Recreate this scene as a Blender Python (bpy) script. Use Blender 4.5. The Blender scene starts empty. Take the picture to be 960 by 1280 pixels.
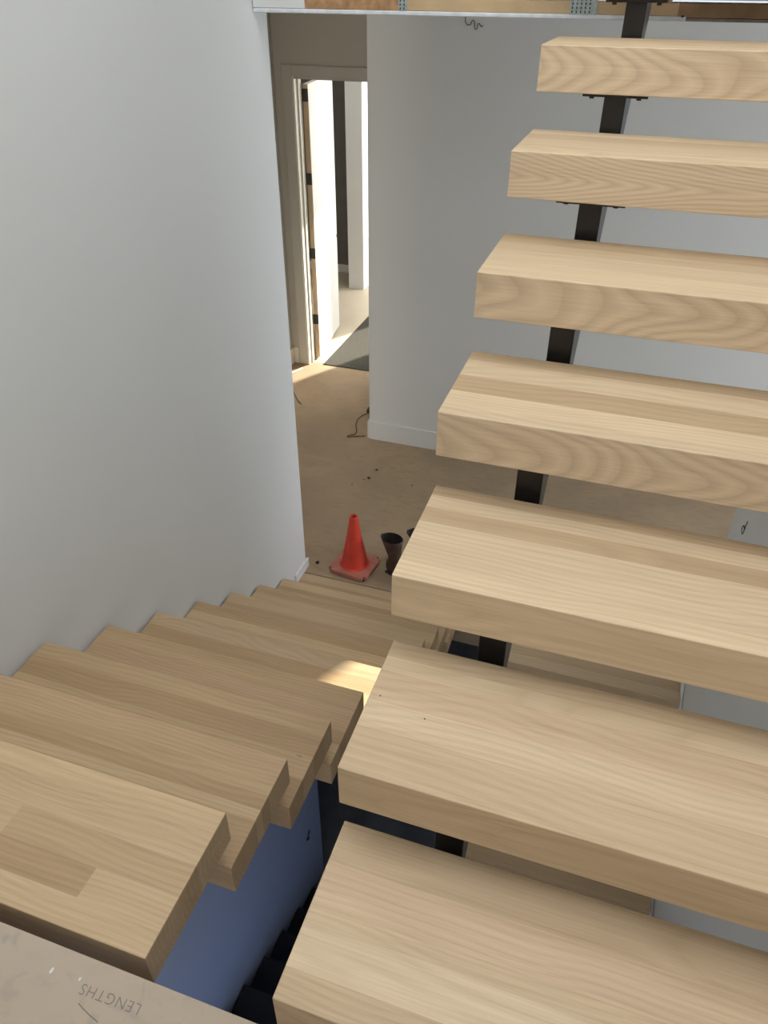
import bpy, bmesh, math, random
from mathutils import Matrix, Vector
random.seed(7)
S = bpy.context.scene
COL = S.collection

# ------------------------------------------------------------------ camera, world, lights, exposure
cam = bpy.data.cameras.new('camera'); camo = bpy.data.objects.new('camera', cam); COL.objects.link(camo)
Mr = [[0.9491762476943719, 0.31469920357837927, 0.005372343991787459],
      [0.18773976210519253, -0.5523841381231122, -0.8121733470600179],
      [-0.2526227078817698, 0.771904252622772, -0.5833914571240838]]      # right, down, forward
R_, D_, F_ = [Vector(v) for v in Mr]
m = Matrix.Identity(4)
for i in range(3):
    m[i][0] = R_[i]; m[i][1] = -D_[i]; m[i][2] = -F_[i]
m[0][3], m[1][3], m[2][3] = 0.31543893, -0.42441924, 1.28347881
camo.matrix_world = m
cam.sensor_fit = 'VERTICAL'; cam.sensor_height = 32.0; cam.lens = 938.7 / 1280 * 32.0
cam.clip_start = 0.02
S.camera = camo
S.view_settings.view_transform = 'Standard'; S.view_settings.look = 'None'
S.view_settings.gamma = 1; S.view_settings.use_curve_mapping = False
S.view_settings.exposure = 0.0

wd = bpy.data.worlds.new('sky'); S.world = wd; wd.use_nodes = True
bg = wd.node_tree.nodes['Background']; bg.inputs[0].default_value = (0.55, 0.70, 1.0, 1); bg.inputs[1].default_value = 1.0

def lamp(name, kind, loc, to, energy, color, size=None, size_y=None, angle=None):
    l = bpy.data.lights.new(name, kind); l.energy = energy; l.color = color
    if kind == 'AREA':
        l.shape = 'RECTANGLE'; l.size = size; l.size_y = size_y or size
    if angle: l.angle = angle
    o = bpy.data.objects.new(name, l); COL.objects.link(o); o.location = loc
    o.rotation_euler = (Vector(to) - Vector(loc)).to_track_quat('-Z', 'Y').to_euler()
    return o
SUN = Vector((0.49, 0.87, 0.45))
lamp('sun', 'SUN', SUN * 20, (0, 0, 0), 16.0, (1.0, 0.93, 0.80), angle=0.02)
lamp('skylight_daylight', 'AREA', (0.3, 0.9, 4.25), (0.3, 0.9, 0), 76, (0.93, 0.965, 1.0), 2.2, 2.6)
lamp('upper_window_daylight', 'AREA', (1.2, -1.72, 3.1), (0.2, 1.5, 0.6), 42, (0.93, 0.96, 1.0), 2.0, 1.4)
lamp('upper_side_fill', 'AREA', (0.99, 0.1, 3.1), (-1.36, 0.3, 1.3), 24, (0.93, 0.96, 1.0), 1.8, 1.2)  # added unseen fill lamp that brightens the left wall
lamp('lower_landing_fill', 'AREA', (0.1, -1.85, -1.5), (0.4, 2.5, -2.2), 16, (0.97, 0.98, 1.0), 1.6, 1.0)  # added fill lamp, no window here; lifts the dark lower flight and right wall
lamp('side_window_daylight', 'AREA', (4.9, 3.6, -0.5), (1.2, 4.6, -1.3), 150, (0.84, 0.91, 1.0), 1.8, 1.8)
lamp('hall_window_daylight', 'AREA', (-2.1, -1.6, -0.4), (-2.1, 5, -1.6), 34, (1.0, 0.90, 0.76), 1.0, 1.2)
lamp('bedroom_window_daylight', 'AREA', (-1.06, 8.95, -0.35), (-4, 8.2, -0.6), 85, (1.0, 0.97, 0.90), 1.25, 2.2)
lamp('basement_window_daylight', 'AREA', (0.9, 0.5, -4.2), (-1.36, 0.3, -4.3), 11, (0.40, 0.57, 1.0), 0.9, 0.9)
lamp('basement_rear_daylight', 'AREA', (1.5, 8.6, -4.0), (-0.7, 6.0, -5.5), 3.5, (0.75, 0.82, 1.0), 1.0, 0.8)

# ------------------------------------------------------------------ helpers
def link(o, parent=None):
    COL.objects.link(o)
    if parent: o.parent = parent
    return o
def tag(o, label=None, cat=None, group=None, kind=None):
    if label: o['label'] = label
    if cat: o['category'] = cat
    if group: o['group'] = group
    if kind: o['kind'] = kind
    return o
def empty(name, loc=(0, 0, 0), rz=0, label=None, cat=None, group=None, parent=None):
    o = bpy.data.objects.new(name, None); o.location = loc; o.rotation_euler = (0, 0, rz); o.empty_display_size = .05
    link(o, parent); return tag(o, label, cat, group)
def add_box(bm, a, b, bev=0.0, seg=1):
    vs = [bm.verts.new((x, y, z)) for x in (a[0], b[0]) for y in (a[1], b[1]) for z in (a[2], b[2])]
    fs = [bm.faces.new([vs[i] for i in q]) for q in ((0,1,3,2),(4,6,7,5),(0,4,5,1),(2,3,7,6),(0,2,6,4),(1,5,7,3))]
    bmesh.ops.recalc_face_normals(bm, faces=fs)
    if bev > 0:
        es = list({e for f in fs for e in f.edges})
        bmesh.ops.bevel(bm, geom=es, offset=bev, segments=seg, profile=.5, affect='EDGES')
    return fs
def mesh_obj(name, bm, mat, parent=None, smooth=False):
    me = bpy.data.meshes.new(name); bm.to_mesh(me); bm.free()
    if mat: me.materials.append(mat)
    if smooth:
        for f in me.polygons: f.use_smooth = True
    o = bpy.data.objects.new(name, me); return link(o, parent)
def box(name, a, b, mat, parent=None, bev=0.0, seg=1):
    bm = bmesh.new(); add_box(bm, a, b, bev, seg); return mesh_obj(name, bm, mat, parent)
def boxes(name, lst, mat, parent=None, bev=0.0):
    bm = bmesh.new()
    for a, b in lst: add_box(bm, a, b, bev)
    return mesh_obj(name, bm, mat, parent)
def prism(name, pts, x0, x1, mat, parent=None, bev=0):
    """polygon in (y,z) extruded along x"""
    bm = bmesh.new()
    A = [bm.verts.new((x0, y, z)) for y, z in pts]; B = [bm.verts.new((x1, y, z)) for y, z in pts]
    bm.faces.new(A); bm.faces.new(B[::-1]); n = len(pts)
    for i in range(n): bm.faces.new((A[i], B[i], B[(i+1) % n], A[(i+1) % n]))
    bmesh.ops.recalc_face_normals(bm, faces=bm.faces)
    if bev: bmesh.ops.bevel(bm, geom=list(bm.edges), offset=bev, segments=1, affect='EDGES')
    return mesh_obj(name, bm, mat, parent)
def tube(name, pts, r, mat, parent=None, res=3):
    cu = bpy.data.curves.new(name, 'CURVE'); cu.dimensions = '3D'; cu.bevel_depth = r; cu.bevel_resolution = res; cu.resolution_u = 6
    sp = cu.splines.new('BEZIER'); sp.bezier_points.add(len(pts) - 1)
    for bp, q in zip(sp.bezier_points, pts):
        bp.co = q; bp.handle_left_type = bp.handle_right_type = 'AUTO'
    o = bpy.data.objects.new(name, cu)
    dg = bpy.context.evaluated_depsgraph_get()
    COL.objects.link(o); dg.update(); me = bpy.data.meshes.new_from_object(o.evaluated_get(dg)); 
    bpy.data.objects.remove(o)
    me.materials.clear(); me.materials.append(mat); me.name = name
    for f in me.polygons: f.use_smooth = True
    return link(bpy.data.objects.new(name, me), parent)
def structure(o): o['kind'] = 'structure'; return o

# ------------------------------------------------------------------ materials
def newmat(name):
    mt = bpy.data.materials.new(name); mt.use_nodes = True; nt = mt.node_tree
    b = nt.nodes['Principled BSDF']; return mt, nt, b
def N(nt, t, **kw):
    n = nt.nodes.new(t)
    for k, v in kw.items():
        if hasattr(n, k) and k not in ('inputs',): setattr(n, k, v)
    return n
def plain(name, col, rough=.6, metal=0, var=.08, scale=8, bump=0.0, bscale=200, detail=4):
    mt, nt, b = newmat(name); L = nt.links.new
    tc = N(nt, 'ShaderNodeTexCoord'); no = N(nt, 'ShaderNodeTexNoise'); no.inputs['Scale'].default_value = scale; no.inputs['Detail'].default_value = detail
    L(tc.outputs['Object'], no.inputs['Vector'])
    rp = N(nt, 'ShaderNodeValToRGB'); rp.color_ramp.elements[0].position = .3; rp.color_ramp.elements[1].position = .7
    rp.color_ramp.elements[0].color = tuple(c * (1 - var) for c in col) + (1,)
    rp.color_ramp.elements[1].color = tuple(min(1, c * (1 + var)) for c in col) + (1,)
    L(no.outputs['Fac'], rp.inputs['Fac']); L(rp.outputs['Color'], b.inputs['Base Color'])
    b.inputs['Roughness'].default_value = rough; b.inputs['Metallic'].default_value = metal
    if bump:
        n2 = N(nt, 'ShaderNodeTexNoise'); n2.inputs['Scale'].default_value = bscale; L(tc.outputs['Object'], n2.inputs['Vector'])
        bu = N(nt, 'ShaderNodeBump'); bu.inputs['Strength'].default_value = bump; bu.inputs['Distance'].default_value = .002
        L(n2.outputs['Fac'], bu.inputs['Height']); L(bu.outputs['Normal'], b.inputs['Normal'])
    return mt
def oak(name, light, dark, rough=.5, ring=0.42, cone=0.0, freq=150.0, warp=.075):
    """sawn oak: growth rings around a wavering pith, stretched along x, tinted per stave by the object colour"""
    mt, nt, b = newmat(name); L = nt.links.new
    tc = N(nt, 'ShaderNodeTexCoord'); oi = N(nt, 'ShaderNodeObjectInfo')
    mul = N(nt, 'ShaderNodeMath', operation='MULTIPLY'); mul.inputs[1].default_value = 37.0; L(oi.outputs['Random'], mul.inputs[0])
    cx = N(nt, 'ShaderNodeCombineXYZ'); L(mul.outputs[0], cx.inputs['X'])
    mu2 = N(nt, 'ShaderNodeMath', operation='MULTIPLY'); mu2.inputs[1].default_value = 0.6; L(oi.outputs['Random'], mu2.inputs[0]); 
    # low-frequency wander along the board
    off = N(nt, 'ShaderNodeVectorMath', operation='ADD'); L(tc.outputs['Object'], off.inputs[0]); L(cx.outputs[0], off.inputs[1])
    mp = N(nt, 'ShaderNodeMapping'); mp.inputs['Scale'].default_value = (1.3, 2.2, 4.0); L(off.outputs[0], mp.inputs['Vector'])
    wn = N(nt, 'ShaderNodeTexNoise'); wn.inputs['Scale'].default_value = 1.0; wn.inputs['Detail'].default_value = 2; L(mp.outputs[0], wn.inputs['Vector'])
    sep = N(nt, 'ShaderNodeSeparateXYZ'); L(tc.outputs['Object'], sep.inputs[0])
    # pith sits at a random depth below the tread
    zz = N(nt, 'ShaderNodeMath', operation='ADD'); L(sep.outputs['Z'], zz.inputs[0]); zz.inputs[1].default_value = .055
    yy = N(nt, 'ShaderNodeMath', operation='SUBTRACT'); L(sep.outputs['Y'], yy.inputs[0]); L(mu2.outputs[0], yy.inputs[1])
    z2 = N(nt, 'ShaderNodeMath', operation='MULTIPLY'); L(zz.outputs[0], z2.inputs[0]); L(zz.outputs[0], z2.inputs[1])
    y2 = N(nt, 'ShaderNodeMath', operation='MULTIPLY'); L(yy.outputs[0], y2.inputs[0]); L(yy.outputs[0], y2.inputs[1])
    y3 = N(nt, 'ShaderNodeMath', operation='MULTIPLY'); L(y2.outputs[0], y3.inputs[0]); y3.inputs[1].default_value = .25
    sm = N(nt, 'ShaderNodeMath', operation='ADD'); L(z2.outputs[0], sm.inputs[0]); L(y3.outputs[0], sm.inputs[1])
    sq = N(nt, 'ShaderNodeMath', operation='SQRT'); L(sm.outputs[0], sq.inputs[0])
    wa = N(nt, 'ShaderNodeMath', operation='MULTIPLY_ADD'); L(wn.outputs['Fac'], wa.inputs[0]); wa.inputs[1].default_value = warp
    cn = N(nt, 'ShaderNodeMath', operation='MULTIPLY_ADD'); L(sep.outputs['X'], cn.inputs[0]); cn.inputs[1].default_value = cone; L(sq.outputs[0], cn.inputs[2]); L(cn.outputs[0], wa.inputs[2])
    fr = N(nt, 'ShaderNodeMath', operation='MULTIPLY'); L(wa.outputs[0], fr.inputs[0]); fr.inputs[1].default_value = freq
    fc = N(nt, 'ShaderNodeMath', operation='FRACT'); L(fr.outputs[0], fc.inputs[0])
    rr = N(nt, 'ShaderNodeValToRGB'); e = rr.color_ramp.elements; e[0].position = 0; e[0].color = (0.15, .15, .15, 1); e[1].position = .55; e[1].color = (1, 1, 1, 1)
    q = e.new(.92); q.color = (.55, .55, .55, 1); q = e.new(1.0); q.color = (.15, .15, .15, 1)
    L(fc.outputs[0], rr.inputs['Fac'])
    # fine pores drawn out along x
    m3 = N(nt, 'ShaderNodeMapping'); m3.inputs['Scale'].default_value = (6, 260, 260); L(off.outputs[0], m3.inputs['Vector'])
    fn = N(nt, 'ShaderNodeTexNoise'); fn.inputs['Scale'].default_value = 1.0; fn.inputs['Detail'].default_value = 3; L(m3.outputs[0], fn.inputs['Vector'])
    m4 = N(nt, 'ShaderNodeMapping'); m4.inputs['Scale'].default_value = (1.5, 28, 28); L(off.outputs[0], m4.inputs['Vector'])
    bn = N(nt, 'ShaderNodeTexNoise'); bn.inputs['Scale'].default_value = 1.0; bn.inputs['Detail'].default_value = 2; L(m4.outputs[0], bn.inputs['Vector'])
    a1 = N(nt, 'ShaderNodeMath', operation='MULTIPLY'); L(rr.outputs['Color'], a1.inputs[0]); a1.inputs[1].default_value = ring
    a2 = N(nt, 'ShaderNodeMath', operation='MULTIPLY_ADD'); L(fn.outputs['Fac'], a2.inputs[0]); a2.inputs[1].default_value = .8; L(a1.outputs[0], a2.inputs[2])
    a3 = N(nt, 'ShaderNodeMath', operation='MULTIPLY_ADD'); L(bn.outputs['Fac'], a3.inputs[0]); a3.inputs[1].default_value = .75; L(a2.outputs[0], a3.inputs[2])
    mr = N(nt, 'ShaderNodeMapRange'); L(a3.outputs[0], mr.inputs[0]); mr.inputs[1].default_value = .5; mr.inputs[2].default_value = 1.2 + ring * .45
    mx = N(nt, 'ShaderNodeMix', data_type='RGBA'); L(mr.outputs[0], mx.inputs['Factor'])
    mx.inputs[6].default_value = (*dark, 1); mx.inputs[7].default_value = (*light, 1)
    tn = N(nt, 'ShaderNodeMix', data_type='RGBA', blend_type='MULTIPLY'); tn.inputs['Factor'].default_value = 1
    L(mx.outputs[2], tn.inputs[6]); L(oi.outputs['Color'], tn.inputs[7])
    # a few small knots
    vo = N(nt, 'ShaderNodeTexVoronoi'); vo.inputs['Scale'].default_value = 3.2
    mv = N(nt, 'ShaderNodeMapping'); mv.inputs['Scale'].default_value = (.6, 1.6, 1.6); L(off.outputs[0], mv.inputs['Vector']); L(mv.outputs[0], vo.inputs['Vector'])
    kr = N(nt, 'ShaderNodeMapRange'); L(vo.outputs['Distance'], kr.inputs[0]); kr.inputs[1].default_value = .008; kr.inputs[2].default_value = .03
    kr.inputs[3].default_value = .45; kr.inputs[4].default_value = 1
    kn = N(nt, 'ShaderNodeVectorMath', operation='SCALE'); L(tn.outputs[2], kn.inputs[0]); L(kr.outputs[0], kn.inputs['Scale'])
    L(kn.outputs[0], b.inputs['Base Color'])
    b.inputs['Roughness'].default_value = rough
    bu = N(nt, 'ShaderNodeBump'); bu.inputs['Strength'].default_value = .12; bu.inputs['Distance'].default_value = .0008
    L(fn.outputs['Fac'], bu.inputs['Height']); L(bu.outputs['Normal'], b.inputs['Normal'])
    return mt
def subfloor(name, c1, c2, c3, rough=.75, stamp=False):
    mt, nt, b = newmat(name); L = nt.links.new
    tc = N(nt, 'ShaderNodeTexCoord')
    n1 = N(nt, 'ShaderNodeTexNoise'); n1.inputs['Scale'].default_value = 1.6; n1.inputs['Detail'].default_value = 5; n1.inputs['Distortion'].default_value = .6
    n2 = N(nt, 'ShaderNodeTexNoise'); n2.inputs['Scale'].default_value = 38; n2.inputs['Detail'].default_value = 4
    mp = N(nt, 'ShaderNodeMapping'); mp.inputs['Scale'].default_value = (.35, 1, 1); mp.inputs['Rotation'].default_value = (0, 0, .3)
    L(tc.outputs['Object'], n1.inputs['Vector']); L(tc.outputs['Object'], mp.inputs['Vector']); L(mp.outputs[0], n2.inputs['Vector'])
    r1 = N(nt, 'ShaderNodeValToRGB'); e = r1.color_ramp.elements; e[0].position = .3; e[0].color = (*c1, 1); e[1].position = .7; e[1].color = (*c2, 1)
    L(n1.outputs['Fac'], r1.inputs['Fac'])
    mr = N(nt, 'ShaderNodeMapRange'); L(n2.outputs['Fac'], mr.inputs[0]); mr.inputs[1].default_value = .5; mr.inputs[2].default_value = .78; mr.inputs[4].default_value = .45
    mx = N(nt, 'ShaderNodeMix', data_type='RGBA'); L(mr.outputs[0], mx.inputs['Factor']); L(r1.outputs['Color'], mx.inputs[6]); mx.inputs[7].default_value = (*c3, 1)
    out = mx.outputs[2]
    if stamp:   # pale plaster dust and grey scuffs
        n3 = N(nt, 'ShaderNodeTexNoise'); n3.inputs['Scale'].default_value = 16; n3.inputs['Detail'].default_value = 6; n3.inputs['Distortion'].default_value = 1.2
        L(tc.outputs['Object'], n3.inputs['Vector'])
        m2 = N(nt, 'ShaderNodeMapRange'); L(n3.outputs['Fac'], m2.inputs[0]); m2.inputs[1].default_value = .55; m2.inputs[2].default_value = .72; m2.inputs[4].default_value = .5
        mx2 = N(nt, 'ShaderNodeMix', data_type='RGBA'); L(m2.outputs[0], mx2.inputs['Factor']); L(out, mx2.inputs[6]); mx2.inputs[7].default_value = (.27, .26, .24, 1)
        out = mx2.outputs[2]
    L(out, b.inputs['Base Color']); b.inputs['Roughness'].default_value = rough
    bu = N(nt, 'ShaderNodeBump'); bu.inputs['Strength'].default_value = .15; bu.inputs['Distance'].default_value = .002
    L(n2.outputs['Fac'], bu.inputs['Height']); L(bu.outputs['Normal'], b.inputs['Normal'])
    return mt

M_oak = oak('light_oak', (.70, .545, .365), (.49, .36, .225), ring=.30)
M_oakfig = oak('light_oak_figured', (.69, .54, .37), (.45, .32, .205), ring=.62, cone=.14, freq=105.0, warp=.11)
M_oakdark = oak('oak_painted_shade', (.035, .033, .035), (.02, .02, .02))  # oak darkened in its colour to stand in for the basement shade
M_wall = plain('painted_drywall', (.775, .785, .77), .8, var=.012, scale=1.2, bump=.08, bscale=300)
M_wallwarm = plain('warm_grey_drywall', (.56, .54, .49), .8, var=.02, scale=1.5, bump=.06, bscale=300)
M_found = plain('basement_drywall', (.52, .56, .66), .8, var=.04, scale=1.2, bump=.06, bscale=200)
M_trim = plain('white_trim_paint', (.80, .80, .80), .45, var=.01)
M_cream = plain('cream_jamb_paint', (.80, .78, .70), .5, var=.01)
M_ceil = plain('ceiling_board', (.75, .75, .73), .9, var=.02)
M_gyp = plain('gypsum_edge', (.78, .80, .82), .9, var=.10, scale=25, bump=.4, bscale=120)
M_osb = subfloor('subfloor_sheet', (.33, .235, .15), (.43, .315, .195), (.25, .175, .115))
M_land = subfloor('landing_subfloor_sheet', (.44, .35, .26), (.50, .405, .31), (.40, .32, .24), stamp=True)
M_conc = plain('basement_slab', (.28, .28, .29), .7, var=.2, scale=3, bump=.2)
M_steel = plain('black_steel', (.026, .023, .021), .36, metal=.4, var=.25, scale=14)
M_steelside = M_steel
M_bolt = plain('bolt_steel', (.06, .045, .035), .4, metal=.7, var=.1)
M_lumber = plain('spruce_chord', (.62, .44, .25), .7, var=.14, scale=6, detail=6)
M_lumber2 = plain('orange_strand_board', (.45, .25, .12), .7, var=.3, scale=30, detail=6)
M_zinc = plain('galvanised_plate', (.42, .48, .48), .4, metal=.7, var=.2, scale=60)
M_black = plain('dark_oxide_hinge', (.05, .045, .04), .5, metal=.4, var=.1)
M_edge = plain('bare_door_edge', (.62, .46, .30), .6, var=.12, scale=5)
M_mat = plain('grey_floor_mat', (.045, .042, .031), .9, var=.25, scale=40, bump=.5, bscale=400)
M_pale = plain('pale_floor_boards', (.60, .52, .40), .6, var=.06, scale=3)
M_orange = plain('orange_cone_vinyl', (.66, .055, .03), .45, var=.12, scale=10)
M_orangeb = plain('dusty_cone_base', (.45, .17, .12), .6, var=.18, scale=16)
M_rubber = plain('black_rubber', (.02, .018, .017), .7, var=.2)
M_leather = plain('brown_boot_leather', (.075, .045, .032), .6, var=.3, scale=22, bump=.3, bscale=120)
M_leather_in = plain('boot_lining', (.018, .014, .013), .9, var=.2)
M_sole = plain('boot_sole', (.03, .024, .02), .8, var=.2)
M_ink = plain('faded_ink', (.22, .20, .18), .9, var=.1)
M_pencil = plain('dark_marker', (.05, .048, .04), .9, var=.1)
M_dust = plain('plaster_crumb', (.75, .74, .72), .9, var=.05)
M_scrap = plain('dark_scrap', (.045, .028, .018), .9, var=.3, scale=60)

# ------------------------------------------------------------------ measures
RISE, RUN, DEP, THK = .1904, .2931, .3158, .1024
RL = .2917; LX1 = -.301; LY = .3681; LZ = -.2028; WX = -1.3617      # left flight
RWX = 1.02; FLZ = -1.91; STOREY = 3.62; CEI = 1.145; UP = 1.71; WALLEND = 3.05; RWALLEND = 2.95
BF = FLZ - STOREY                                                     # basement floor

# ------------------------------------------------------------------ setting
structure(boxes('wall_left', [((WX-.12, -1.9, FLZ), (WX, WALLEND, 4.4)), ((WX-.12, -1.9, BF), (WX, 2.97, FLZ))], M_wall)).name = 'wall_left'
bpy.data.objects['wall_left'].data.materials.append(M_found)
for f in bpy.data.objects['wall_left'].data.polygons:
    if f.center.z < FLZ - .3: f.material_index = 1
structure(box('wall_right', (RWX, -1.9, BF), (RWX+.12, RWALLEND, 4.4), M_wall))
# far wall of the lower hall, with the window the sun comes through
wx0, wx1, wz0, wz1 = 1.375, 1.80, .28, .94
structure(boxes('wall_far', [((-1.52, 4.78, FLZ), (wx0, 4.92, CEI)), ((wx1, 4.78, FLZ), (5.0, 4.92, CEI)),
                             ((wx0, 4.78, FLZ), (wx1, 4.92, wz0)), ((wx0, 4.78, wz1), (wx1, 4.92, CEI)),
                             ((-1.52, 4.92, FLZ), (-1.40, 5.98, CEI))], M_wall))
wf = structure(boxes('window_1', [((wx0-.05, 4.765, wz0-.05), (wx0, 4.78, wz1+.05)), ((wx1, 4.765, wz0-.05), (wx1+.05, 4.78, wz1+.05)),
                                 ((wx0, 4.765, wz0-.05), (wx1, 4.78, wz0)), ((wx0, 4.765, wz1), (wx1, 4.78, wz1+.05))], M_trim))
structure(box('baseboard_far', (-1.52, 4.765, FLZ), (5.0, 4.779, FLZ+.165), M_wall, bev=.003))
structure(box('baseboard_hall_corner', (-1.535, 4.766, FLZ), (-1.521, 5.965, FLZ+.165), M_wall, bev=.003))
# doorway wall
DX0, DX1, DTOP, DY = -2.588, -1.75, .60, 5.98
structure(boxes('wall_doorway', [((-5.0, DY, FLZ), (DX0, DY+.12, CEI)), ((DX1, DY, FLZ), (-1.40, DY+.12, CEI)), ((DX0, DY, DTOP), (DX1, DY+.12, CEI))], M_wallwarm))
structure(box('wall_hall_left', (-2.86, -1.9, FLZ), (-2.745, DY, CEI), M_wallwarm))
structure(box('baseboard_hall_left', (-2.744, 3.0, FLZ), (-2.73, DY-.001, FLZ+.165), M_cream, bev=.003))
structure(box('baseboard_doorway', (-2.729, DY-.014, FLZ), (-2.68, DY-.001, FLZ+.165), M_cream, bev=.003))
# the lower floor
structure(boxes('floor', [((-2.86, 2.995, FLZ-.3), (5.0, 4.90, FLZ)), ((-2.86, 4.90, FLZ-.3), (-1.42, DY+.06, FLZ)), ((-2.86, -1.9, FLZ-.3), (WX-.12, 2.995, FLZ)), ((RWX+.12, -1.9, FLZ-.3), (5, 2.995, FLZ))], M_osb))
# faint sheet joints are real grooves covered by thin strips of gap
structure(box('floor_bedroom', (-5.0, DY+.06, FLZ-.3), (-.9, 10.2, FLZ+.001), M_pale))
# bedroom shell beyond the door, with a large window in its right wall
structure(boxes('wall_bedroom_right', [((-1.0, DY+.12, FLZ), (-.9, 8.25, CEI)), ((-1.0, 9.6, FLZ), (-.9, 10.2, CEI)), ((-1.0, 8.25, .95), (-.9, 9.6, CEI))], M_wall))
structure(boxes('window_2', [((-1.0, 8.25, FLZ), (-.94, 8.31, .95)), ((-1.0, 9.54, FLZ), (-.94, 9.6, .95)), ((-1.0, 8.31, .89), (-.94, 9.54, .95)), ((-1.0, 8.31, FLZ), (-.94, 9.54, FLZ+.06))], M_trim))
structure(boxes('wall_bedroom_far', [((-2.985, 8.2, FLZ), (-2.79, 10.1, CEI)), ((-5.0, 10.1, FLZ), (-.9, 10.2, CEI)), ((-5.1, DY, FLZ), (-5.0, 10.2, CEI))], M_trim))
cl = structure(box('wall_closet', (-4.9, 8.75, FLZ), (-2.99, 8.85, CEI), plain('closet_painted_shade', (.16, .15, .14), .8)))  # dark wall colour stands in for the shadow inside the closet
structure(box('baseboard_closet', (-4.9, 8.735, FLZ), (-2.99, 8.749, FLZ+.10), M_cream))
# ceiling of the lower storey, floor of the upper one, roof
structure(boxes('ceiling', [((-5.1, DY, CEI), (-.9, 10.2, CEI+.1)), ((-2.86, -1.9, CEI), (WX-.12, DY, CEI+.1)), ((WX-.12, 3.08, CEI), (-1.40, DY, CEI+.018)), ((-1.40, 3.08, CEI), (5, 4.92, CEI+.018)), ((RWX+.12, -1.9, CEI), (5, 3.08, CEI+.018))], M_ceil))
structure(boxes('floor_upper', [((-2.86, 2.96, UP-.02), (-1.40, DY, UP)), ((-1.40, 2.96, UP-.02), (5, 4.92, UP)), ((RWX+.12, -1.9, UP-.02), (5, 2.96, UP)), ((-2.86, -1.9, UP-.02), (WX-.12, 2.96, UP))], M_osb))
structure(boxes('wall_shell', [((-2.98, -2.0, BF-.1), (5.1, -1.9, 4.4)), ((5.0, -1.9, BF-.1), (5.1, 4.92, 4.4)), ((5.0, 4.92, BF-.1), (5.1, 9.0, FLZ-.3)), ((-2.98, DY, CEI+.1), (-1.40, DY+.1, 4.4)), ((-1.40, 4.92, CEI+.1), (5.1, 5.02, 4.4)), ((-1.46, 5.02, CEI+.1), (-1.40, DY, 4.4)),
                               ((-2.98, -1.9, FLZ-.3), (-2.86, DY, CEI)), ((-2.98, -1.9, BF-.1), (-2.86, 9.0, FLZ-.3)), ((-2.98, -1.9, CEI), (-2.86, DY, 4.4)), ((-2.98, 9.0, BF-.1), (5.1, 9.1, FLZ-.3))], M_wall))
structure(boxes('roof', [((-2.98, -2.0, 4.4), (5.1, 5.02, 4.5)), ((-2.98, 5.02, 4.4), (-1.40, DY+.1, 4.5))], M_ceil))
structure(box('floor_basement', (-2.98, -1.9, BF-.1), (5, 9.0, BF), M_conc))
structure(boxes('ceiling_basement', [((-2.86, DY+.06, FLZ-.32), (5, 9.0, FLZ-.30)), ((-1.42, 4.90, FLZ-.32), (5, DY+.06, FLZ-.30))], M_conc))

# white baseboard stub at the foot of the left wall
tag(box('baseboard_stub', (WX+.001, 2.87, FLZ), (WX+.016, 3.066, FLZ+.068), M_trim, bev=.002), 'short white baseboard offcut at the foot of the left wall end', 'baseboard')
tag(box('skirt_board', (0, 0, 0), (.001, .001, .001), M_trim), 'white sloping skirt board on the right wall beside the lower flight', 'skirt board')
bpy.data.objects.remove(bpy.data.objects['skirt_board'])
def sky(y): return -2.51 + (y - 1.82) * .70
sk = prism('skirt_board', [(-.02, sky(-.02)-.40), (2.94, sky(2.94)-.40), (2.94, min(sky(2.94), FLZ+.20)), (2.72, sky(2.72)), (-.02, sky(-.02))], RWX-.019, RWX-.001, M_trim, bev=.004)
tag(sk, 'white sloping skirt board on the right wall, seen through the gaps between treads', 'skirt board')

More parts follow.
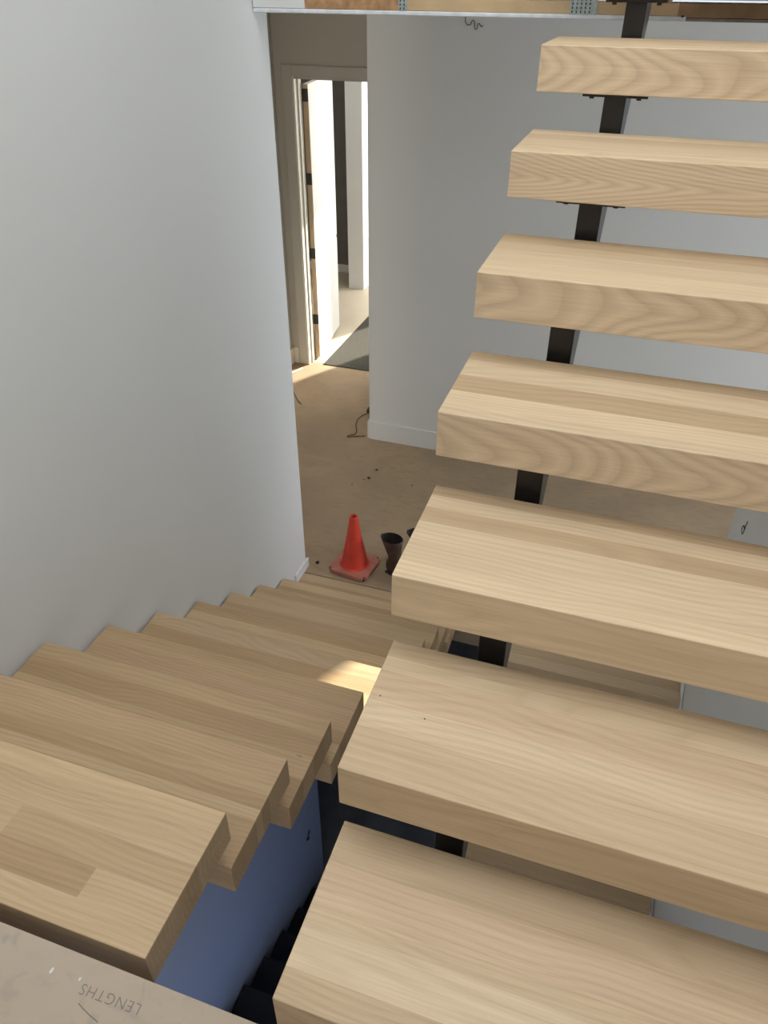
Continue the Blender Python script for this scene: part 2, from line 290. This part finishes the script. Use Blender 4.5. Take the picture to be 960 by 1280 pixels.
# ------------------------------------------------------------------ treads
def stave_widths(rng):
    n = rng.choice((4, 5, 5)); w = [rng.uniform(.7, 1.3) for _ in range(n)]; s = sum(w); return [DEP * a / s for a in w]
TONES = [(1, 1, 1), (1.06, 1.05, 1.02), (.93, .90, .86), (.86, .82, .76), (1.10, 1.09, 1.06), (.97, .93, .92), (.90, .85, .78)]
def make_tread(x0, x1, front_y, top, direction, label, group, mat, spec=None, seed=0, tint=(1, 1, 1), figured=False):
    """direction +1: depth runs towards +y from front_y; -1: towards -y. spec = [(fraction_from_front, tone), ...]"""
    rng = random.Random(seed)
    t = empty('stair_tread', (x0, front_y, top), 0, label, 'stair tread', group)
    if spec is None:
        ws = stave_widths(rng); last = None; spec = []
        for w in ws:
            c = rng.choice([q for q in TONES if q is not last]); last = c; spec.append((w / DEP, c))
    y = 0; n = len(spec); W = x1 - x0
    for i, (fr, tone) in enumerate(spec):
        y2 = y + fr * DEP
        cuts = [0, W]
        if isinstance(tone, list): cuts = [0] + [q[0] for q in tone[:-1]] + [W]; tl = [q[1] for q in tone]
        else: tl = [tone]
        for j, tc_ in enumerate(tl):
            bm = bmesh.new()
            a, b = (cuts[j], y, -THK), (cuts[j+1], y2, 0)
            if direction < 0: a, b = (cuts[j], -y2, -THK), (cuts[j+1], -y, 0)
            add_box(bm, a, b)
            # soften only the outside arrises; hairline V at glue joints
            outer = (i == 0) or (i == n - 1)
            es = []
            for e in bm.edges:
                ys = [v.co.y * direction for v in e.verts]
                if abs(ys[0] - ys[1]) < 1e-6 and ((i == 0 and abs(ys[0]) < 1e-6) or (i == n-1 and abs(ys[0] - DEP) < 1e-6)): es.append(e)
                elif abs(ys[0] - ys[1]) > 1e-6 and ((j == 0 and abs(e.verts[0].co.x) < 1e-6) or (j == len(tl)-1 and abs(e.verts[0].co.x - W) < 1e-6)): es.append(e)
            if es: bmesh.ops.bevel(bm, geom=es, offset=.0022, segments=2, profile=.5, affect='EDGES')
            o = mesh_obj('stave', bm, mat, t)
            if figured and i == 0:
                o.data.materials.append(M_oakfig)
                for f in o.data.polygons:
                    if abs(f.normal.y) > .9 and f.center.y * direction < .01: f.material_index = 1
            o.color = (tone_mul(tc_, tint) + (1,))
        y = y2
    return t
def tone_mul(a, b): return tuple(x * y for x, y in zip(a, b))
c_br = (1.12, 1.11, 1.08); c_lt = (1.05, 1.04, 1.02); c_md = (.94, .90, .85); c_tn = (.82, .76, .69); c_pk = (.97, .91, .89); c_dk = (.76, .69, .61)
SPEC = {0: [(.16, c_tn), (.24, c_lt), (.10, c_md), (.24, c_pk), (.26, c_md)],
        1: [(.30, c_md), (.20, c_lt), (.24, c_pk), (.12, c_lt), (.14, c_md)],
        2: [(.15, c_br), (.42, c_lt), (.17, c_tn), (.14, c_lt), (.12, c_tn)],
        3: [(.13, c_lt), (.20, c_br), (.25, c_tn), (.26, c_lt), (.16, c_tn)],
        4: [(.30, c_br), (.28, c_lt), (.18, c_md), (.24, c_tn)],
        5: [(.22, c_br), (.36, c_lt), (.20, c_md), (.22, c_lt)],
        6: [(.30, c_br), (.34, c_lt), (.36, c_md)]}
names_T = ['lowest and nearest light oak tread of the rising right flight', 'light oak tread with pin holes, second from the bottom of the right flight',
           'right-flight oak tread third from the bottom, brown mottled stave across its top', 'right-flight oak tread fourth from the bottom, corner touching the far baseboard in view',
           'right-flight oak tread fifth from the bottom, bold cathedral grain on its front', 'right-flight oak tread sixth from the bottom, just under a fully visible bolted plate',
           'light oak tread of the right flight seventh from the bottom, highest with its top visible', 'light oak tread cut off by the top edge of the picture above the bolted plate',
           'light oak tread just above the top edge of the picture', 'light oak nosing tread flush with the upper floor']
for k in range(10):
    make_tread(0, RWX-.006, k*RUN, k*RISE, 1, names_T[k], 'oak treads of the rising right flight', M_oak, SPEC.get(k), seed=100+k, figured=k in (0, 3, 4, 5, 6))
LS = {0: [(.16, c_br), (.24, c_lt), (.22, [(.62, c_lt), (1.0, c_md)]), (.20, [(.55, c_lt), (.86, c_tn), (1.1, c_lt)]), (.18, c_lt)],
      1: [(.25, c_pk), (.12, c_md), (.13, c_tn), (.10, c_lt), (.40, c_tn)],
      2: [(.20, c_md), (.25, c_tn), (.25, c_md), (.30, c_dk)],
      3: [(.28, c_md), (.30, c_pk), (.17, c_tn), (.25, c_md)]}
names_L = ['light oak nosing tread beside the landing sheet, topmost of the left flight', 'light oak tread of the left flight one step below the landing nosing',
           'light oak tread of the left flight two steps below the landing nosing', 'light oak tread of the left flight just above the sunlit one',
           'oak tread of the left flight with a bright sun patch near its right end', 'light oak tread of the left flight one step below the sunlit one',
           'light oak tread of the left flight two steps below the sunlit one', 'light oak tread of the left flight three steps below the sunlit one',
           'light oak tread of the left flight, last step above the lower floor', 'light oak nosing tread flush with the lower floor in front of the orange cone']
for k in range(10):
    make_tread(WX+.010, LX1, LY+k*RL, LZ-k*RISE+(.001 if k == 9 else 0), -1, names_L[k], 'oak treads of the descending left flight', M_oak, LS.get(k), seed=200+k, tint=(.86, .81, .73))
for k in range(3, 10):
    make_tread(0, RWX-.02, k*RUN, k*RISE-STOREY, 1, ('light oak nosing tread at floor level under the right flight' if k == 9 else
               'light oak tread of the basement flight glimpsed through the gaps under the right flight'), 'oak treads of the flight below the right flight', M_oak, None, seed=300+k)
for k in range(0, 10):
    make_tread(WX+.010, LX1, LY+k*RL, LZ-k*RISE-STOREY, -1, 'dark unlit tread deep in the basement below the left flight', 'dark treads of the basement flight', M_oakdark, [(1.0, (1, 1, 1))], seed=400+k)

# ------------------------------------------------------------------ steel stringers
def stringer(x0, x1, label, zoff=0.0, kmin=0, kmax=9):
    t = empty('steel_stringer', ((x0+x1)/2, kmin*RUN, zoff + kmin*RISE - .30), 0, label, 'stringer', 'black steel stringers of the right flight' if zoff == 0 else None)
    o = t.location.copy(); PL = .008
    pts = []
    for k in range(kmin, kmax+1):
        zt = k*RISE - THK - PL + zoff
        zl = (k-1)*RISE - THK - PL + zoff if k > kmin else k*RISE - THK - .20 + zoff
        pts += [(k*RUN+.05 - o.y, zl - o.z), (k*RUN+.05 - o.y, zt - o.z)]
    yend = (kmax+1)*RUN + .02; pts.append((yend - o.y, kmax*RISE - THK - PL + zoff - o.z))
    cc = -.39 + zoff
    pts.append((yend - o.y, .648*yend + cc - o.z)); pts.append((kmin*RUN+.05+.06 - o.y, .648*(kmin*RUN+.11) + cc - o.z))
    prism('rail', pts, x0 - o.x, x1 - o.x, M_steel, t, bev=.0015)
    for k in range(kmin, kmax+1):
        z = k*RISE - THK + zoff
        c = (x0+x1)/2
        pl = box('tread_plate', (c-.08-o.x, k*RUN+.022-o.y, z-PL-o.z), (c+.08-o.x, k*RUN+.28-o.y, z-.0005-o.z), M_steel, t, bev=.001)
        for bx in (-.058, .058):
            for by in (.045, .255):
                bm = bmesh.new()
                bmesh.ops.create_cone(bm, cap_ends=True, segments=6, radius1=.007, radius2=.0065, depth=.006, matrix=Matrix.Translation((c+bx-o.x, k*RUN+by-o.y, z-PL-.003-o.z)))
                mesh_obj('bolt', bm, M_bolt, pl)
    return t
stringer(.167, .221, 'black steel stringer with bolted plates visible between the treads of the right flight')
stringer(.800, .854, 'black steel stringer under the right flight nearer the right wall')
def stringer_down(x0, x1, label, zoff=0.0, grp=None):
    t = empty('steel_stringer', ((x0+x1)/2, LY, zoff+LZ-.3), 0, label, 'stringer', grp); o = t.location.copy(); PL = .008
    pts = [(LY-.28-o.y, LZ-THK-PL+zoff-o.z)]
    for k in range(0, 10):
        zt = LZ - k*RISE - THK - PL + zoff; ys = LY + k*RL - .06
        if k: pts.append((LY+(k-1)*RL-.06-o.y, zt-o.z))
        pts.append((ys-o.y, zt-o.z))
    ye = LY+9*RL-.06; pts.append((ye-o.y, LZ-9*RISE-THK-.18+zoff-o.z)); pts.append((LY-.28-o.y, LZ-THK-.2+zoff-o.z))
    prism('rail', pts, x0-o.x, x1-o.x, M_steel, t, bev=.0015)
    return t
stringer_down(-1.10, -1.046, 'black steel stringer under the left flight near the left wall', grp='black steel stringers of the left flight')
stringer_down(-.66, -.606, 'black steel stringer under the left flight near its open ends', grp='black steel stringers of the left flight')
stringer_down(-.66, -.606, 'black steel stringer of the dark basement flight', -STOREY)

# ------------------------------------------------------------------ landing
ld = structure(empty('floor_landing', (0, 0, -.19)))
prism_y = [(-1.9, -.018), (.019, -.018), (.019, 0), (-1.9, 0)]
prism('subfloor_sheet', prism_y, WX, RWX, M_land, ld)
boxes('joist', [((WX, -.30, -.26), (RWX, -.262, -.018)), ((WX, -.9, -.26), (RWX, -.862, -.018)), ((WX, -1.5, -.26), (RWX, -1.462, -.018))], M_lumber, ld)
box('rim_joist', (WX, -.05, -.26), (RWX, -.012, -.018), M_lumber, ld)
ll = structure(box('floor_lower_landing', (WX, -1.9, LZ-STOREY-.25), (RWX, .03, LZ-STOREY), M_conc))

def text_mesh(name, body, size, loc, rot, mat, label, cat, ext=.0002):
    cu = bpy.data.curves.new(name, 'FONT'); cu.body = body; cu.size = size; cu.extrude = ext; cu.space_character = 1.12; cu.offset = -.0004
    o = bpy.data.objects.new(name, cu); COL.objects.link(o)
    dg = bpy.context.evaluated_depsgraph_get(); dg.update(); me = bpy.data.meshes.new_from_object(o.evaluated_get(dg)); bpy.data.objects.remove(o)
    me.materials.clear(); me.materials.append(mat); me.name = name
    o = bpy.data.objects.new(name, me); COL.objects.link(o); o.location = loc; o.rotation_euler = rot
    return tag(o, label, cat)
text_mesh('printed_stamp', 'LENGTHS', .026, (-.256, -.018, -.1896), (0, 0, math.pi + .03), M_ink, 'faded grey upside-down lettering stamped on the landing sheet', 'lettering')
def stroke(name, pts, r, mat, label, cat):
    return tag(tube(name, pts, r, mat, res=1), label, cat)
stroke('scuff_mark', [(-.365, -.052, -.19), (-.34, -.06, -.19), (-.315, -.066, -.19)], .0009, M_ink, 'dark curved scratch below the stamped lettering on the landing', 'scratch')
def crumb(name, loc, s, mat, label, cat, group=None, seed=0):
    rng = random.Random(seed); bm = bmesh.new(); bmesh.ops.create_icosphere(bm, subdivisions=1, radius=1)
    for v in bm.verts: v.co *= rng.uniform(.65, 1.15); v.co.x *= s[0]; v.co.y *= s[1]; v.co.z *= s[2]
    zmin = min(v.co.z for v in bm.verts)
    for v in bm.verts: v.co.z -= zmin
    o = mesh_obj(name, bm, mat); o.location = loc; return tag(o, label, cat, group)
crumb('plaster_crumb', (-.444, -.0215, -.19), (.0035, .0075, .002), M_dust, 'white plaster crumb on the landing sheet left of the lettering', 'crumb', seed=1)
crumb('plaster_crumb', (-.386, -.019, -.19), (.003, .0045, .002), M_dust, 'small pale plaster fleck at the left end of the stamped lettering', 'crumb', seed=2)

# ------------------------------------------------------------------ floor truss edge above the hall
tr = empty('floor_truss', (0, 2.92, 1.15), 0, 'edge of the upper floor with wooden truss chord, metal plates and torn drywall strip', 'floor truss')
box('drywall_strip', (WX+.002, 0, -.002), (.33, .14, .013), M_gyp, tr, bev=.003)
box('drywall_strip', (.33, .012, -.0015), (RWX-.002, .14, .008), plain('torn_paper_edge', (.36, .33, .28), .9, var=.2, scale=30), tr)
box('chord', (-1.13, .004, .014), (-.735, .09, .052), M_lumber2, tr, bev=.001)
box('chord', (-.735, .004, .014), (.30, .09, .052), M_lumber, tr, bev=.001)
box('chord', (.30, .004, .010), (RWX-.002, .09, .052), plain('brown_chord', (.36, .22, .12), .7, var=.25, scale=10), tr, bev=.001)
box('end_block', (WX+.002, .002, .014), (-1.13, .10, .075), M_wall, tr, bev=.002)
box('upper_chord', (WX+.002, .004, .502), (RWX-.002, .09, .54), M_lumber, tr)
for i in range(5):
    x = -1.1 + i*.45
    bm = bmesh.new(); add_box(bm, (-.019, .02, 0), (.019, .08, .50)); bmesh.ops.rotate(bm, verts=bm.verts, cent=(0, 0, 0), matrix=Matrix.Rotation(.55 if i % 2 else -.55, 3, 'Y'))
    bmesh.ops.translate(bm, verts=bm.verts, vec=(x + (0 if i % 2 else .27), 0, .055)); bmesh.ops.scale(bm, verts=bm.verts, vec=(1, 1, 1))
    mesh_obj('web', bm, M_lumber, tr)
for (a, b) in ((-.077, .018), (-.735, -.700)):
    pl = box('nail_plate', (a, .001, .012), (b, .004, .07), M_zinc, tr)
    bm = bmesh.new(); n = max(2, int((b-a)/.016))
    for i in range(n):
        for j in range(4):
            add_box(bm, (a+.006+i*.0155, -.0005, .017+j*.0125), (a+.010+i*.0155, .0008, .0245+j*.0125))
    mesh_obj('plate_teeth', bm, M_scrap, pl)['kind'] = 'stuff'
crumb('drywall_crumb', (.318, 2.925, 1.157), (.008, .006, .006), M_scrap, 'dark torn lump on the drywall edge beside the stringer', 'crumb', seed=5)

# ------------------------------------------------------------------ doorway and door
fr = structure(empty('door_1', (DX0, DY, FLZ)))
H = DTOP - FLZ
box('casing_side', (-.088, -.016, 0), (.0, 0, H+.08), M_wallwarm, fr, bev=.003)
box('casing_head', (.0, -.016, H), (DX1-DX0+.09, 0, H+.08), M_wallwarm, fr, bev=.003)
box('casing_side', (DX1-DX0, -.016, 0), (DX1-DX0+.09, 0, H), M_wallwarm, fr, bev=.003)
box('jamb', (0, -.014, 0), (.018, .13, H), M_cream, fr, bev=.002)
box('jamb', (DX1-DX0-.018, -.014, 0), (DX1-DX0, .13, H), M_cream, fr, bev=.002)
box('jamb_head', (.018, -.014, H-.018), (DX1-DX0-.018, .13, H), M_wallwarm, fr)
box('stop', (.018, .045, 0), (.030, .078, H-.018), M_cream, fr, bev=.002)
dr = tag(empty('door', (-2.566, 6.125, FLZ+.02), math.radians(98)), 'white sunlit door standing open into the room beyond the hall', 'door')
DW, DH = .86, 2.42
box('slab', (0.004, -.045, 0), (DW, 0, DH), M_trim, dr, bev=.002)
box('edge_strip', (0, -.0445, 0), (.004, -.001, DH), M_edge, dr)
for hz in (2.34, 1.685, 1.035, .395):
    h = box('hinge', (-.006, -.046, hz-.048), (-.0005, .022, hz+.048), M_black, dr, bev=.001)
    bm = bmesh.new(); bmesh.ops.create_cone(bm, cap_ends=True, segments=10, radius1=.007, radius2=.007, depth=.095, matrix=Matrix.Translation((-.008, .012, hz)))
    mesh_obj('hinge_pin', bm, M_black, h)
box('latch_plate', (DW-.0005, -.036, .94), (DW+.002, -.010, 1.0), M_bolt, dr)
box('latch_plate', (DW-.03, -.0465, .955), (DW-.012, -.0445, .985), M_bolt, dr)
tag(box('floor_mat', (-2.44, 6.01, FLZ+.001), (-1.2, 7.62, FLZ+.008), M_mat, bev=.002), 'dark grey floor mat just inside the sunlit doorway', 'floor mat')

# ------------------------------------------------------------------ traffic cone
co = empty('traffic_cone', (-1.055, 3.15, FLZ), math.radians(-7), 'orange traffic cone standing on the lower floor at the foot of the left flight', 'traffic cone')
bm = bmesh.new(); add_box(bm, (-.137, -.128, .008), (.137, .128, .034))
bmesh.ops.bevel(bm, geom=[e for e in bm.edges if abs(e.verts[0].co.z - e.verts[1].co.z) > .01], offset=.025, segments=4, affect='EDGES')
mesh_obj('base', bm, M_orangeb, co)
boxes('foot', [((-.12, -.11, 0), (-.06, -.06, .0085)), ((.06, -.11, 0), (.12, -.06, .0085)), ((-.12, .06, 0), (-.06, .11, .0085)), ((.06, .06, 0), (.12, .11, .0085)), ((-.125, -.115, .006), (.125, .115, .012))], M_rubber, co)
bm = bmesh.new(); prof = [(.100, .034), (.090, .039), (.085, .055), (.069, .15), (.050, .25), (.035, .345), (.027, .405), (.025, .413), (.021, .415), (.018, .411), (.018, .31)]
rings = []
for r, z in prof: rings.append([bm.verts.new((r*math.cos(2*math.pi*i/32), r*math.sin(2*math.pi*i/32), z)) for i in range(32)])
for a, b in zip(rings, rings[1:]):
    for i in range(32): bm.faces.new((a[i], a[(i+1) % 32], b[(i+1) % 32], b[i]))
bmesh.ops.recalc_face_normals(bm, faces=bm.faces)
cb = mesh_obj('body', bm, M_orange, co, smooth=True)
bm = bmesh.new(); bmesh.ops.create_circle(bm, cap_ends=True, segments=24, radius=.0182, matrix=Matrix.Translation((0, 0, .393))); mesh_obj('opening', bm, M_rubber, co)

# ------------------------------------------------------------------ work boots
def loft(name, rings, mat, parent, cap=True):
    bm = bmesh.new(); rs = [[bm.verts.new(p) for p in r] for r in rings]; n = len(rs[0])
    for a, b in zip(rs, rs[1:]):
        for i in range(n): bm.faces.new((a[i], a[(i+1) % n], b[(i+1) % n], b[i]))
    if cap: bm.faces.new(rs[0][::-1]); bm.faces.new(rs[-1])
    bmesh.ops.recalc_face_normals(bm, faces=bm.faces)
    return mesh_obj(name, bm, mat, parent, smooth=True)
def ell(cx, cy, cz, rx, ry, tilt=0, n=24, p=2.0):
    out = []
    for i in range(n):
        a = 2*math.pi*i/n; c, s = math.cos(a), math.sin(a)
        x = cx + rx*math.copysign(abs(c)**(2/p), c); y = cy + ry*math.copysign(abs(s)**(2/p), s)
        out.append((x, y, cz + tilt*(y-cy)))
    return out
def boot(loc, rz, label):
    """toe points to local -y; local z up"""
    b = empty('work_boot', loc, rz, label, 'boot', 'brown work boots')
    shaft = [ell(0, .045, .040, .038, .058), ell(0, .040, .080, .040, .060), ell(0, .032, .115, .038, .052), ell(0, .038, .145, .038, .048), ell(0, .050, .19, .045, .056, .05),
             ell(0, .058, .235, .052, .068, -.04), ell(0, .062, .270, .058, .080, -.08), ell(0, .063, .276, .056, .077, -.08)]
    loft('shaft', shaft, M_leather, b, cap=False)
    loft('lining', [ell(0, .063, .276, .0558, .0768, -.08), ell(0, .060, .262, .052, .072, -.06), ell(0, .052, .19, .040, .05), ell(0, .040, .15, .030, .04)], M_leather_in, b, cap=False)
    # vamp: sections along y, front half of the foot
    rg = []
    for y, w, h in ((.088, .018, .05), (.080, .030, .080), (.05, .038, .100), (.01, .040, .112), (-.03, .041, .105), (-.07, .046, .085), (-.11, .050, .072), (-.145, .048, .066), (-.172, .038, .055), (-.186, .020, .035)):
        r = []
        for i in range(24):
            a = 2*math.pi*i/24; c, s = math.cos(a), math.sin(a)
            zc = .022 + (h-.0)/2; r.append((w*math.copysign(abs(c)**.8, c), y, zc + h/2*math.copysign(abs(s)**.85, s)))
        rg.append(r)
    loft('vamp', rg, M_leather, b)
    def outline(s=1.0):
        pts = []
        for i in range(32):
            a = 2*math.pi*i/32; c, si = math.cos(a), math.sin(a)
            w = .052 if si < 0 else .042
            if -.35 < si < .35: w *= .93
            pts.append((w*s*c, -.050 + (.142 if si < 0 else .148)*s*si))
        return pts
    loft('sole', [[(x, y, 0) for x, y in outline(.98)], [(x, y, .004) for x, y in outline(1)], [(x, y, .022) for x, y in outline(1)], [(x, y, .026) for x, y in outline(.97)]], M_sole, b)
    box('heel', (-.037, .03, -.0005), (.037, .092, .012), M_sole, b, bev=.004)
    for k in range(4):
        tube('lace', [(-.026, -.045+.016*k, .118+.006*k), (0, -.050+.016*k, .133+.006*k), (.026, -.045+.016*k, .118+.006*k)], .0025, M_leather_in, b, res=1)
    tube('pull_loop', [(-.012, .132, .235), (-.010, .146, .262), (.010, .146, .262), (.012, .132, .235)], .004, M_leather, b, res=1)
    return b
boot((-.752, 3.155, FLZ+.0006), math.radians(66), 'dark brown leather work boot beside the orange cone')
boot((-.60, 3.27, FLZ+.0006), math.radians(75), 'dark work boot mostly hidden behind the oak tread, right of the other boot')

# ------------------------------------------------------------------ scraps, wires and marks
for i, (x, y, s) in enumerate(((-1.298, 4.317, .012), (-1.32, 4.188, .016), (-1.348, 4.154, .007), (-1.412, 4.062, .007), (-.973, 4.199, .007))):
    lab = ['dark scrap on the lower floor, farthest of the small scatter', 'largest dark scrap in the scatter on the lower floor', 'tiny dark crumb touching the largest scrap on the lower floor',
           'tiny dark crumb, nearest the stairs, in the scatter on the lower floor', 'lone dark speck on the lower floor below the far baseboard'][i]
    crumb('floor_scrap', (x, y, FLZ), (s, s*.8, s*.5), M_scrap, lab, 'scrap', 'dark scraps on the lower floor', seed=20+i)
crumb('floor_scrap', (-1.30, 3.10, FLZ), (.015, .014, .016), M_scrap, 'dark lump on the floor between the baseboard stub and the cone', 'scrap', seed=31)
stroke('black_cord', [(-2.55, 5.46, FLZ+.004), (-2.495, 5.384, FLZ+.004), (-2.407, 5.259, FLZ+.004), (-2.315, 5.157, FLZ+.004)], .004, M_rubber, 'thin black cord on the hall floor at the left wall end', 'cord')
stroke('loose_wire', [(-1.60, 5.20, FLZ+.02), (-1.66, 5.16, FLZ+.02), (-1.72, 5.06, FLZ+.006), (-1.705, 4.95, FLZ+.006), (-1.655, 4.80, FLZ+.006), (-1.70, 4.73, FLZ+.006), (-1.66, 4.745, FLZ+.007), (-1.56, 4.785, FLZ+.01)], .0035, M_scrap,
       'thin brown wire looping over the floor by the far wall corner', 'wire')
crumb('cable_bundle', (-1.66, 5.18, FLZ), (.03, .05, .04), M_scrap, 'small dark bundle of wire ends at the far wall corner', 'cable', seed=41)
stroke('baseboard_scrap', [(-2.70, 5.60, FLZ+.008), (-2.62, 5.78, FLZ+.008), (-2.60, 5.85, FLZ+.008)], .008, M_cream, 'short pale trim scrap on the floor below the door casing', 'trim scrap')
stroke('wall_scribble', [(-.9, 4.779, 1.075), (-.893, 4.779, 1.04), (-.87, 4.779, 1.034), (-.852, 4.779, 1.058), (-.832, 4.779, 1.012), (-.818, 4.779, 1.042), (-.80, 4.779, 1.026), (-.79, 4.779, 1.034)], .0022, M_pencil,
       'dark pencil scribble high on the far wall under the truss edge', 'scribble')
Y = .0
stroke('pencil_mark', [(RWX-.001, 2.655, -.700), (RWX-.001, 2.668, -.745), (RWX-.001, 2.664, -.770), (RWX-.001, 2.690, -.790), (RWX-.001, 2.712, -.775), (RWX-.001, 2.700, -.755), (RWX-.001, 2.672, -.752), (RWX-.001, 2.650, -.735)], .0022, M_pencil,
       'black handwritten loop mark on the right wall near the frame edge', 'scribble')
stroke('marker_stroke', [(WX+.001, 2.745, -4.52), (WX+.001, 2.725, -4.56), (WX+.001, 2.695, -4.585), (WX+.001, 2.735, -4.62)], .008, M_pencil, 'small black hooked stroke on the blue basement wall', 'scribble')
t1 = [o for o in bpy.data.objects if o.name == 'stair_tread.001'][0]
for x, y in ((.020, .463), (.113, .438)):
    bm = bmesh.new(); bmesh.ops.create_circle(bm, cap_ends=True, segments=10, radius=.0016, matrix=Matrix.Translation((x, y - RUN, .0003))); mesh_obj('pin_hole', bm, M_scrap, t1)
